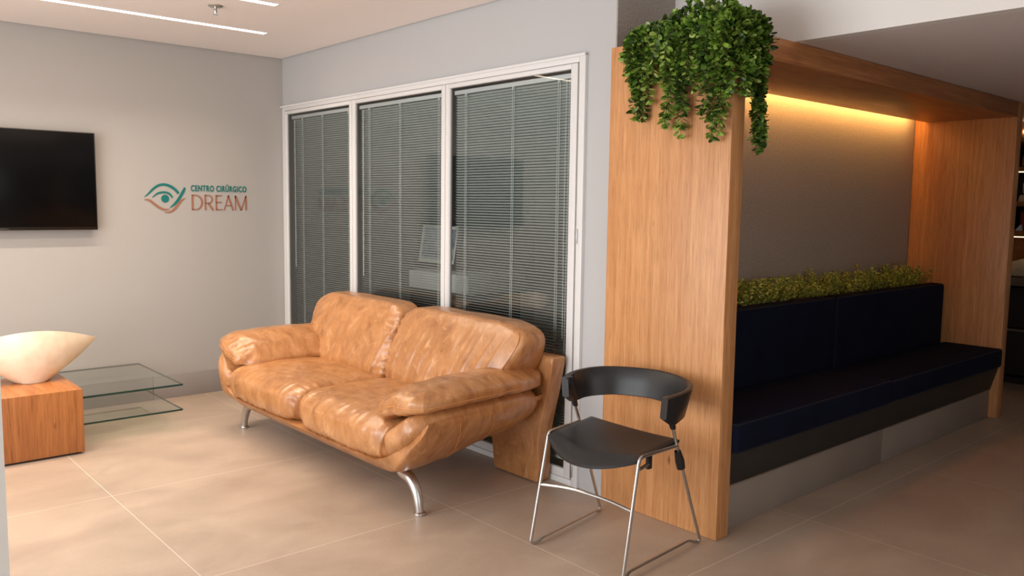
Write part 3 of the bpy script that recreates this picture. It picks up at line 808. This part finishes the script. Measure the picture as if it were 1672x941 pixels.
# backrest: horseshoe band, ends tapering down onto the frame
path = catmull([(-.432, -3.452), (-.36, -3.428), (-.265, -3.440), (-.185, -3.505), (-.140, -3.600), (-.128, -3.690), (-.140, -3.785), (-.178, -3.870), (-.250, -3.935), (-.330, -3.955), (-.400, -3.945)] and
               [Vector((a, c, 0)) for a, c in ((-.425, -3.450), (-.350, -3.432), (-.265, -3.446), (-.190, -3.507), (-.145, -3.600), (-.132, -3.690), (-.142, -3.785), (-.178, -3.868), (-.246, -3.926), (-.325, -3.946), (-.398, -3.944))], 5)
m = MB(); rings = []; n = len(path)
for i in range(n):
    t = i/(n-1); e = abs(2*t-1); tg = (path[min(i+1, n-1)]-path[max(i-1, 0)]).normalized(); nr = Vector((tg.y, -tg.x, 0))
    if nr.dot(path[i]-Vector((-.33, -3.69, 0))) < 0: nr = -nr
    zt = interp(e, [0, .5, .85, 1], [.690, .683, .668, .660]); zb = interp(e, [0, .4, .7, .86, 1], [.572, .566, .555, .543, .575])
    th = interp(e, [0, .6, 1], [.009, .011, .016])
    lean_t, lean_b = interp(e, [0, .7, 1], [.022, .020, .006]), interp(e, [0, .7, 1], [-.012, -.004, 0])
    c = path[i]; sec = []
    for (zz, ln, o) in ((zt-.004, lean_t, -th), (zt, lean_t, -th*.5), (zt, lean_t, th*.5), (zt-.004, lean_t, th), ((zt+zb)/2, (lean_t+lean_b)/2, th), (zb+.004, lean_b, th), (zb, lean_b, th*.5), (zb, lean_b, -th*.5), (zb+.004, lean_b, -th), ((zt+zb)/2, (lean_t+lean_b)/2, -th)):
        sec.append(c+nr*(ln+o)+Vector((0, 0, zz)))
    rings.append(sec)
ns = 10; vs = [p for r_ in rings for p in r_]
fs = [(i*ns+k, i*ns+(k+1) % ns, (i+1)*ns+(k+1) % ns, (i+1)*ns+k) for i in range(n-1) for k in range(ns)]+[tuple(range(ns))[::-1], tuple((n-1)*ns+k for k in range(ns))]
bm = bmesh.new(); bv = [bm.verts.new(v) for v in vs]
for f in fs: bm.faces.new([bv[i] for i in f])
bmesh.ops.recalc_face_normals(bm, faces=bm.faces[:]); m.addbm(bm)
bk = off(m, CH).build('backrest', MT['black'], chair, angle=50)
for (pe, ba, sj) in ((path[-1], RBA, RSJ), (path[0], LBA, LSJ)):
    m = MB(); tpz = .661
    lo_ = ba.lerp(sj, .42)
    ax = (lo_-Vector((pe.x+.02, pe.y, tpz)))
    sec = []
    for t in (0, .04, .5, .94, 1):
        c = Vector((pe.x+.018, pe.y, tpz)).lerp(lo_, t); hw = interp(t, [0, .5, 1], [.021, .016, .010]); hd_ = interp(t, [0, 1], [.012, .009])
        k = .85 if t in (0, 1) else 1
        sec.append([c+Vector((sx*hw*k, sy*hd_*k, 0)) for sx, sy in ((-1, -.6), (-.7, -1), (.7, -1), (1, -.6), (1, .6), (.7, 1), (-.7, 1), (-1, .6))])
    vs = [p for r_ in sec for p in r_]; q = len(sec)
    fs = [(i*8+k, i*8+(k+1) % 8, (i+1)*8+(k+1) % 8, (i+1)*8+k) for i in range(q-1) for k in range(8)]+[tuple(range(8))[::-1], tuple((q-1)*8+k for k in range(8))]
    bm = bmesh.new(); bv = [bm.verts.new(v) for v in vs]
    for f in fs: bm.faces.new([bv[i] for i in f])
    m.addbm(bm); off(m, CH).build('arm_socket', MT['black'], chair, angle=40)

# ------------------------------------------------------------------ television stand, vase, television, wall sign
ts = empty('media_stand', (-1.9, -.76, 0), 'low oak block with two clear glass shelves under the television', 'media stand')
b = MB(); b.box(-2.75, -1.693, -1.035, -.486, .012, .357, .002)
o = off(b, ts.location).build('oak_block', MT['oak_block'], ts)
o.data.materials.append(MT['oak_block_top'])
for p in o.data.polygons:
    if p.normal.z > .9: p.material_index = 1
b = MB(); b.box(-2.73, -1.71, -1.015, -.50, .0, .012); off(b, ts.location).build('recessed_foot', MT['dark'], ts)
def glass(x0, x1, y0, y1, z0, z1, label):
    b = MB()
    vs = [(x0, y0, z0), (x1, y0, z0), (x1, y1, z0), (x0, y1, z0), (x0, y0, z1), (x1, y0, z1), (x1, y1, z1), (x0, y1, z1)]
    b.add(vs, [(0, 3, 2, 1), (4, 5, 6, 7)], 0, False); b.add(vs, [(0, 1, 5, 4), (1, 2, 6, 5), (2, 3, 7, 6), (3, 0, 4, 7)], 1, False)
    off(b, ts.location).build('glass_shelf', [MT['sheet'], MT['glass_edge']], ts)['label'] = label
glass(-1.692, -1.103, -.880, -.055, .270, .281, 'upper clear glass shelf'); glass(-1.692, -1.103, -.868, -.19, .114, .125, 'lower clear glass shelf')

vz = .358; vc = Vector((-1.852, -.64, vz))
b = MB(); nu, nv = 72, 26; P = []
def vase(a, t, inset=0):
    ca, sa = math.cos(a), math.sin(a)
    r0 = .088
    Lx, Ly = .345, .105
    # lens: half-length towards the pointed tips, half-width across
    k = t**1.15
    px = abs(ca)**(1.0-.25*k)*math.copysign(1, ca)
    lens = (1-abs(px)**1.6)
    x = (r0*ca)*(1-k)+(Lx*px)*k
    y = (r0*sa)*(1-k)+(Ly*lens*math.copysign(1, sa) if abs(sa) > 1e-6 else 0)*k
    bulge = math.sin(math.pi*min(1, t*1.0))*.035
    x += ca*bulge*.9; y += sa*bulge
    top = .293-.078*abs(px)**1.8
    if sa > 0: top -= .034*max(0, 1-abs(px)**2)
    z = top*t
    if inset: 
        x *= (1-.03*1); y *= (1-.10)
    return Vector((x-.005, y, z))
for i in range(nu):
    a = 2*math.pi*i/nu+.0001
    col = [Vector((.0, 0, 0))+(vase(a, 0)*.92)]+[vase(a, j/20) for j in range(21)]+[vase(a, 1-j/14*.9, 1)-Vector((0, 0, .002)) for j in range(0, 14)]
    P += col; nv = len(col)
fs = []; b.grid(P, nu, nv, closed_u=True)
b.add([P[i*nv] for i in range(nu)], [tuple(range(nu))[::-1]]); b.add([P[i*nv+nv-1] for i in range(nu)], [tuple(range(nu))])
v_ = tag(b.build('vase', MT['vase'], loc=vc, angle=55), 'cream boat-shaped ceramic vase with pointed lip standing on the oak block', 'vase')

tv = empty('television', (-1.855, -.04, 1.185), 'black flat-screen television mounted on the wall above the oak block', 'television')
b = MB(); b.box(-2.38, -1.330, -.068, -.030, 1.185, 1.803, .003); off(b, tv.location).build('bezel', MT['tvblack'], tv)
b = MB(); b.box(-2.372, -1.338, -.0695, -.066, 1.205, 1.797, .0005); off(b, tv.location).build('screen', MT['screen'], tv)
b = MB(); b.box(-2.05, -1.66, -.030, -.001, 1.36, 1.62, .002); off(b, tv.location).build('wall_bracket', MT['tvblack'], tv)
b = MB(); b.box(-1.88, -1.83, -.069, -.06, 1.188, 1.198, .0005); off(b, tv.location).build('sensor', MT['dark'], tv)

sg = empty('wall_sign', (-.66, -.002, 1.41), 'clinic wall sign with a teal eye emblem and teal and copper lettering', 'sign')
def px2w(u, v):
    """pixel of the 1672x697 zoom of the emblem -> wall A (x, z) through the sign's own affine fit"""
    X = 200+u/6.967; Y = 270+v/6.967
    x = -1.021+(X-234)*(.724/168.0); 
    hgt = .001062*1000/1000
    s_ = .724/168.0
    # horizontal perspective is mild here: shear the text line level
    z = 1.41-(Y-(318.5+(X-318)*.027))*.00437
    return x, z
def stroke(pts, wid, m, name, n=10):
    pts = catmull([Vector((*px2w(*p), 0)) for p in pts], n); L = len(pts); vs = []
    for i in range(L):
        t = i/(L-1); tg = (pts[min(i+1, L-1)]-pts[max(i-1, 0)]).normalized(); nr = Vector((-tg.y, tg.x, 0))
        h = interp(t, [0, .25, .5, .75, 1], wid)*.00063/2
        for s_ in (1, -1):
            q = pts[i]+nr*h*s_
            vs += [(q.x, -.0008, q.y), (q.x, -.004, q.y)]
    fs = []
    for i in range(L-1):
        a, c = i*4, (i+1)*4
        fs += [(a+1, a+3, c+3, c+1), (a, c, c+2, a+2), (a, a+1, c+1, c), (a+2, c+2, c+3, a+3)]
    fs += [(0, 2, 3, 1), ((L-1)*4, (L-1)*4+1, (L-1)*4+3, (L-1)*4+2)]
    b = MB(); b.add(vs, fs, 0, False)
    return off(b, sg.location).build(name, m, sg)
stroke([(248, 332), (290, 300), (340, 250), (400, 212), (462, 203), (525, 222), (575, 256), (615, 300)], [6, 22, 26, 28, 26], MT['teal'], 'upper_lid')
stroke([(330, 340), (385, 300), (450, 287), (510, 302), (548, 346)], [6, 18, 22, 20, 14], MT['teal'], 'inner_lid')
stroke([(518, 455), (570, 415), (620, 355), (660, 290), (686, 238)], [8, 24, 30, 30, 20], MT['teal'], 'teal_slash')
stroke([(246, 364), (295, 370), (345, 410), (405, 455), (460, 476), (508, 472)], [10, 22, 24, 22, 8], MT['copper'], 'lower_lid')
stroke([(460, 503), (510, 504), (560, 476), (610, 420), (650, 375), (684, 357)], [8, 22, 26, 22, 8], MT['copper'], 'copper_swoosh')
cx_, cz_ = px2w(466, 357); b = MB(); n = 32
vs = [(cx_, -.004, cz_)]+[(cx_+.0262*math.cos(2*math.pi*k/n), -.004, cz_+.0265*math.sin(2*math.pi*k/n)) for k in range(n)]+[(cx_+.0262*math.cos(2*math.pi*k/n), -.0008, cz_+.0265*math.sin(2*math.pi*k/n)) for k in range(n)]
b.add(vs, [(0, 1+(k+1) % n, 1+k) for k in range(n)]+[(1+k, 1+(k+1) % n, 1+n+(k+1) % n, 1+n+k) for k in range(n)], 0, False)
off(b, sg.location).build('iris', MT['teal'], sg)
def text(body, x0, x1, zb, zt, m, name, offset, spc=1.0):
    c = bpy.data.curves.new(name, 'FONT'); c.body = body; c.extrude = .0016; c.offset = offset; c.size = .1; c.space_character = spc
    t = bpy.data.objects.new(name+'_tmp', c); COL.objects.link(t)
    dg = bpy.context.evaluated_depsgraph_get(); dg.update()
    me = bpy.data.meshes.new_from_object(t.evaluated_get(dg)); COL.objects.unlink(t); bpy.data.objects.remove(t)
    cap = [v.co for v in me.vertices]; ax = min(v.x for v in cap); bx = max(v.x for v in cap)
    az = 0.0; bz = .0727*(1)   # cap height of the built-in face at size .1
    for v in me.vertices:
        v.co = Vector((x0+(v.co.x-ax)/(bx-ax)*(x1-x0)-sg.location.x, -v.co.z-.0024-sg.location.y, zb+(v.co.y-az)/(bz-az)*(zt-zb)-sg.location.z))
    me.materials.clear(); me.materials.append(m)
    o = bpy.data.objects.new(name, me); COL.objects.link(o); o.parent = sg; return o
tx0, _ = px2w(753, 0); tx1, _ = px2w(1406, 0)
_, zb = px2w(753, 275); _, zt = px2w(753, 208)
text('CENTRO CIRÚRGICO', tx0, tx1, zb, zt, MT['teal'], 'clinic_kind_lettering', .0026, 1.13)
_, zb = px2w(760, 487); _, zt = px2w(760, 316)
# thin-and-thick display capitals, drawn stroke by stroke (unit box per letter)
def glyph(ch):
    th, tn = .17, .11
    def bar(x0, y0, x1, y1, w_):
        d = Vector((x1-x0, y1-y0)); n_ = Vector((-d.y, d.x)).normalized()*w_/2
        return [(x0+n_.x, y0+n_.y), (x0-n_.x, y0-n_.y), (x1-n_.x, y1-n_.y), (x1+n_.x, y1+n_.y)]
    def arc(cx, cy, rx, ry, a0, a1, wx, wy, n=18):
        q = []
        for k in range(n):
            t0, t1 = a0+(a1-a0)*k/n, a0+(a1-a0)*(k+1)/n
            f = lambda t, s_: (cx+(rx-s_*wx)*math.cos(t), cy+(ry-s_*wy)*math.sin(t))
            q.append([f(t0, 0), f(t0, 1), f(t1, 1), f(t1, 0)])
        return q
    hp = math.pi/2
    return {'D': [bar(.065, 0, .065, 1, .13), bar(.06, .965, .30, .965, .07), bar(.06, .035, .30, .035, .07)]+arc(.30, .5, .52, .5, -hp, hp, .14, .07),
            'R': [bar(.065, 0, .065, 1, .13), bar(.06, .965, .32, .965, .07), bar(.06, .46, .32, .46, .07), bar(.28, .46, .66, .0, .14)]+arc(.32, .71, .34, .29, -hp, hp, .12, .07),
            'E': [bar(.065, 0, .065, 1, .13), bar(.06, .965, .56, .965, .07), bar(.06, .52, .52, .52, .07), bar(.06, .035, .58, .035, .07)],
            'A': [bar(.03, 0, .39, .99, .08), bar(.37, .99, .74, 0, .14), bar(.16, .32, .60, .32, .07)],
            'M': [bar(.05, 0, .05, .99, .08), bar(.05, .96, .47, .0, .14), bar(.47, .0, .86, .96, .08), bar(.86, 0, .86, .99, .12)]}[ch]
hh = zt-zb; b = MB()
for ch, u0, u1, full in (('D', 757, 887, .82), ('R', 905, 1012, .72), ('E', 1032, 1114, .585), ('A', 1128, 1246, .78), ('M', 1262, 1407, .92)):
    xa, _ = px2w(u0, 0); xb, _ = px2w(u1, 0)
    for qd in glyph(ch):
        v4 = [(xa+(p[0])/full*(xb-xa), zb+p[1]*hh) for p in qd]
        vs = [(x, -.004, z) for x, z in v4]+[(x, -.0008, z) for x, z in v4]
        b.add(vs, [(0, 1, 2, 3), (0, 4, 5, 1), (1, 5, 6, 2), (2, 6, 7, 3), (3, 7, 4, 0)], 0, False)
off(b, sg.location).build('clinic_name_lettering', MT['copper'], sg)

# ------------------------------------------------------------------ venetian blinds
for i, (a, c, ga, gc) in enumerate(PANES):
    y0, y1 = gc+.010, ga-.012
    if i == 0: y1 = ga-.03
    r = empty('venetian_blind', (.045, (y0+y1)/2, .085), ['grey venetian blind in the window beside the television wall', 'grey venetian blind in the middle window behind the sofa', 'grey venetian blind in the window beside the oak panel'][i], 'blind', 'grey venetian blinds')
    m = MB(); m.box(.016, .044, y0-.004, y1+.004, 1.990, 2.014, .003); off(m, r.location).build('headrail', MT['alu'], r)
    m = MB(); z = 1.980; wd, ca, sa = .0085, math.cos(R(34)), math.sin(R(34))
    while z > .13:
        y_ = y0; seg = 10; rowt = []; 
        for k in range(seg+1):
            yy = y0+(y1-y0)*k/seg; wob = .0012*noise.noise(Vector((yy*3, z*9, i*5.1)))
            rowt += [(.030-wd*ca, yy, z+wd*sa+wob), (.030, yy, z+.0016+wob), (.030+wd*ca, yy, z-wd*sa+wob)]
        m.add(rowt, [(k*3+q, k*3+q+1, k*3+q+4, k*3+q+3) for k in range(seg) for q in (0, 1)])
        z -= .0148
    off(m, r.location).build('slats', MT['slat'], r, angle=180)
    m = MB(); m.box(.020, .041, y0, y1, .105, .122, .003); off(m, r.location).build('bottom_rail', MT['alu'], r)
    for f in ((.18, .52, .93) if i == 0 else (.12, .50, .93) if i == 1 else (.10, .52, .88)):
        yy = y1+(y0-y1)*f; m = MB()
        for dy in (0, .013): m.tube([(.0190, yy-dy, 1.992), (.0190, yy-dy, .115)], .0016, 5)
        m.box(.013, .021, yy-.010, yy-.003, 1.976, 1.990)
        off(m, r.location).build('ladder_cord', MT['cord'], r)
    if i == 2:
        m = MB(); m.tube([(.015, y0+.03, 1.99), (.013, y0+.030, 1.2), (.013, y0+.034, .62)], .0016, 6); m.lathe([(.002, .03), (.006, .02), (.007, 0)], (.012, y0+.034, .59), 10)
        m.tube([(.015, y0+.05, 1.99), (.013, y0+.052, 1.2), (.013, y0+.048, .72)], .0016, 6)
        off(m, r.location).build('pull_cord', MT['cord'], r)
    else:
        m = MB(); m.tube([(.014, y1-.05, 1.98), (.012, y1-.05, .9)], .004, 6); off(m, r.location).build('tilt_wand', MT['cord'], r)

# ------------------------------------------------------------------ office behind the blinds
cb = empty('office_cabinet', (.43, -1.55, 0), 'white low cabinet behind the blinds of the middle window', 'cabinet')
m = MB(); m.box(.20, .62, -2.0, -1.38, 0, .84, .003); off(m, cb.location).build('carcass', MT['dark'], cb)
m = MB(); m.box(.18, .64, -2.02, -1.40, .842, .955, .004); off(m, cb.location).build('top_box', MT['white'], cb)
pf = empty('picture_frame', (.35, -1.42, .959), 'framed landscape picture leaning behind the blinds of the middle window', 'picture')
def slab(y0, y1, z0, z1, t0, t1, name, mat):
    m = MB(); m.box(t0, t1, y0, y1, z0, z1, .001)
    mm = Matrix.Rotation(R(9), 4, 'Y')
    m.v = [tuple(mm @ Vector(v)) for v in m.v]; return m.build(name, mat, pf)
slab(-.24, .17, .022, .295, .0, .012, 'mat_board', MT['white']); slab(-.21, .135, .06, .262, -.003, .002, 'print', MT['print'])
m = MB()
for q in ((-.275, .205, .0, .036), (-.275, .205, .282, .322), (-.275, -.235, .036, .282), (.165, .205, .036, .282)): m.box(-.008, .016, q[0], q[1], q[2], q[3], .002)
mm = Matrix.Rotation(R(9), 4, 'Y'); m.v = [tuple(mm @ Vector(v)) for v in m.v]
m.build('frame', MT['black'], pf)

# ------------------------------------------------------------------ lit shelves seen past the far oak panel
UX0, UX1, UY0, UY1 = 4.5, 4.95, -4.7, -3.36
un = empty('display_cabinet', (4.7, -4.0, 0), 'dark display cabinet with lit shelves beyond the far oak panel', 'cabinet')
def part(name, mat, boxes, bev=.002):
    m = MB()
    for q in boxes: m.box(*q, bev)
    return off(m, un.location).build(name, mat, un)
part('back_board', MT['dark'], [(UX1-.02, UX1, UY0, UY1, .05, 2.08)])
part('side_board', MT['dark'], [(UX0, UX1-.02, UY0-.02, UY0, .05, 2.08)]); part('side_board', MT['dark'], [(UX0, UX1-.02, UY1, UY1+.02, .05, 2.08)])
part('head_board', MT['oak_h'], [(UX0, UX1-.02, UY0, UY1, 1.93, 2.08)])
for z in (1.70, 1.425): part('shelf', MT['oak_h'], [(UX0, UX1-.02, UY0, UY1, z, z+.035)])
part('shelf', MT['oak_h'], [(UX0, UX1-.02, UY0, UY1, 1.185, 1.23)])
part('counter', MT['dark'], [(UX0-.1, UX1, UY0, UY1, .80, .86)])
part('counter_edge', MT['steel'], [(UX0-.11, UX0-.101, UY0, UY1, .80, .862)])
part('splash_board', MT['oak_h'], [(UX1-.035, UX1-.021, UY0, UY1, .87, 1.18)])
part('drawer_front', MT['dark'], [(UX0-.02, UX0, UY0+.01, UY1-.01, .46, .78)]); part('drawer_front', MT['dark'], [(UX0-.02, UX0, UY0+.01, UY1-.01, .08, .44)])
part('drawer_edge', MT['steel'], [(UX0-.028, UX0-.02, UY0+.01, UY1-.01, .43, .45)])
part('plinth', MT['dark'], [(UX0+.03, UX1, UY0, UY1, 0, .05)])
part('light_strip', MT['led_soft'], [(UX0+.02, UX0+.035, UY0+.02, UY1-.02, 1.178, 1.184), (UX0+.02, UX0+.035, UY0+.02, UY1-.02, 1.692, 1.698)], 0)
part('spot_lamp', MT['spot'], [(UX0-.012, UX0, -3.60, -3.575, 2.0, 2.015)], .001)
def vessel(name, y, x, z, prof, mat, label, cat, cap=None):
    m = MB(); m.lathe(prof, (0, 0, 0), 24); o = m.build(name, mat, loc=(x, y, z)); return tag(o, label, cat)
vessel('jar', -3.62, 4.56, 1.736, [(.045, 0), (.062, .01), (.06, .07), (.05, .10), (.028, .12), (.028, .14), (.034, .142), (.034, .15)], MT['gold_bottle'], 'amber jar on the upper shelf of the lit display cabinet', 'jar')
vessel('bottle', -3.615, 4.56, 1.520, [(.02, 0), (.034, .01), (.036, .08), (.032, .09), (.016, .096), (.016, .108), (.021, .11), (.021, .125)], MT['cream'], 'cream bottle on a pale block in the lit display cabinet', 'bottle')
m = MB(); m.prism([(-.05, 0), (.05, 0), (.04, .05), (-.02, .058)], 0, -.04, .04, .004); tag(m.build('stone_block', MT['cream'], loc=(4.56, -3.61, 1.461)), 'pale stone block under the cream bottle on the middle shelf', 'block')
m = MB(); m.box(-.07, .07, -.014, .014, 0, .15, .002); tag(m.build('book', MT['red'], loc=(4.62, -3.592, 1.231)), 'dark red book upright on the lowest shelf of the display cabinet', 'book')
m = MB(); m.prism([(-.02, 0), (.03, 0), (-.01, .05)], 0, -.02, .02, .003); tag(m.build('stone_chip', MT['white'], loc=(4.53, -3.585, 1.231)), 'small white wedge beside the red book on the lowest shelf', 'ornament')
m = MB(); m.box(-.05, .05, -.03, .03, 0, .10, .01); tag(m.build('black_box', MT['black'], loc=(4.60, -3.66, 1.231)), 'small black box right of the red book on the lowest shelf', 'box')
m = MB(); m.prism([(-.20, 0), (.20, 0), (.20, .10), (.05, .15), (-.20, .22)][::-1], 0, -.15, .15, .015); tag(m.build('pillow', MT['cream'], loc=(4.70, -3.68, .862)), 'pale folded bundle on the lit counter past the far oak panel', 'bundle')
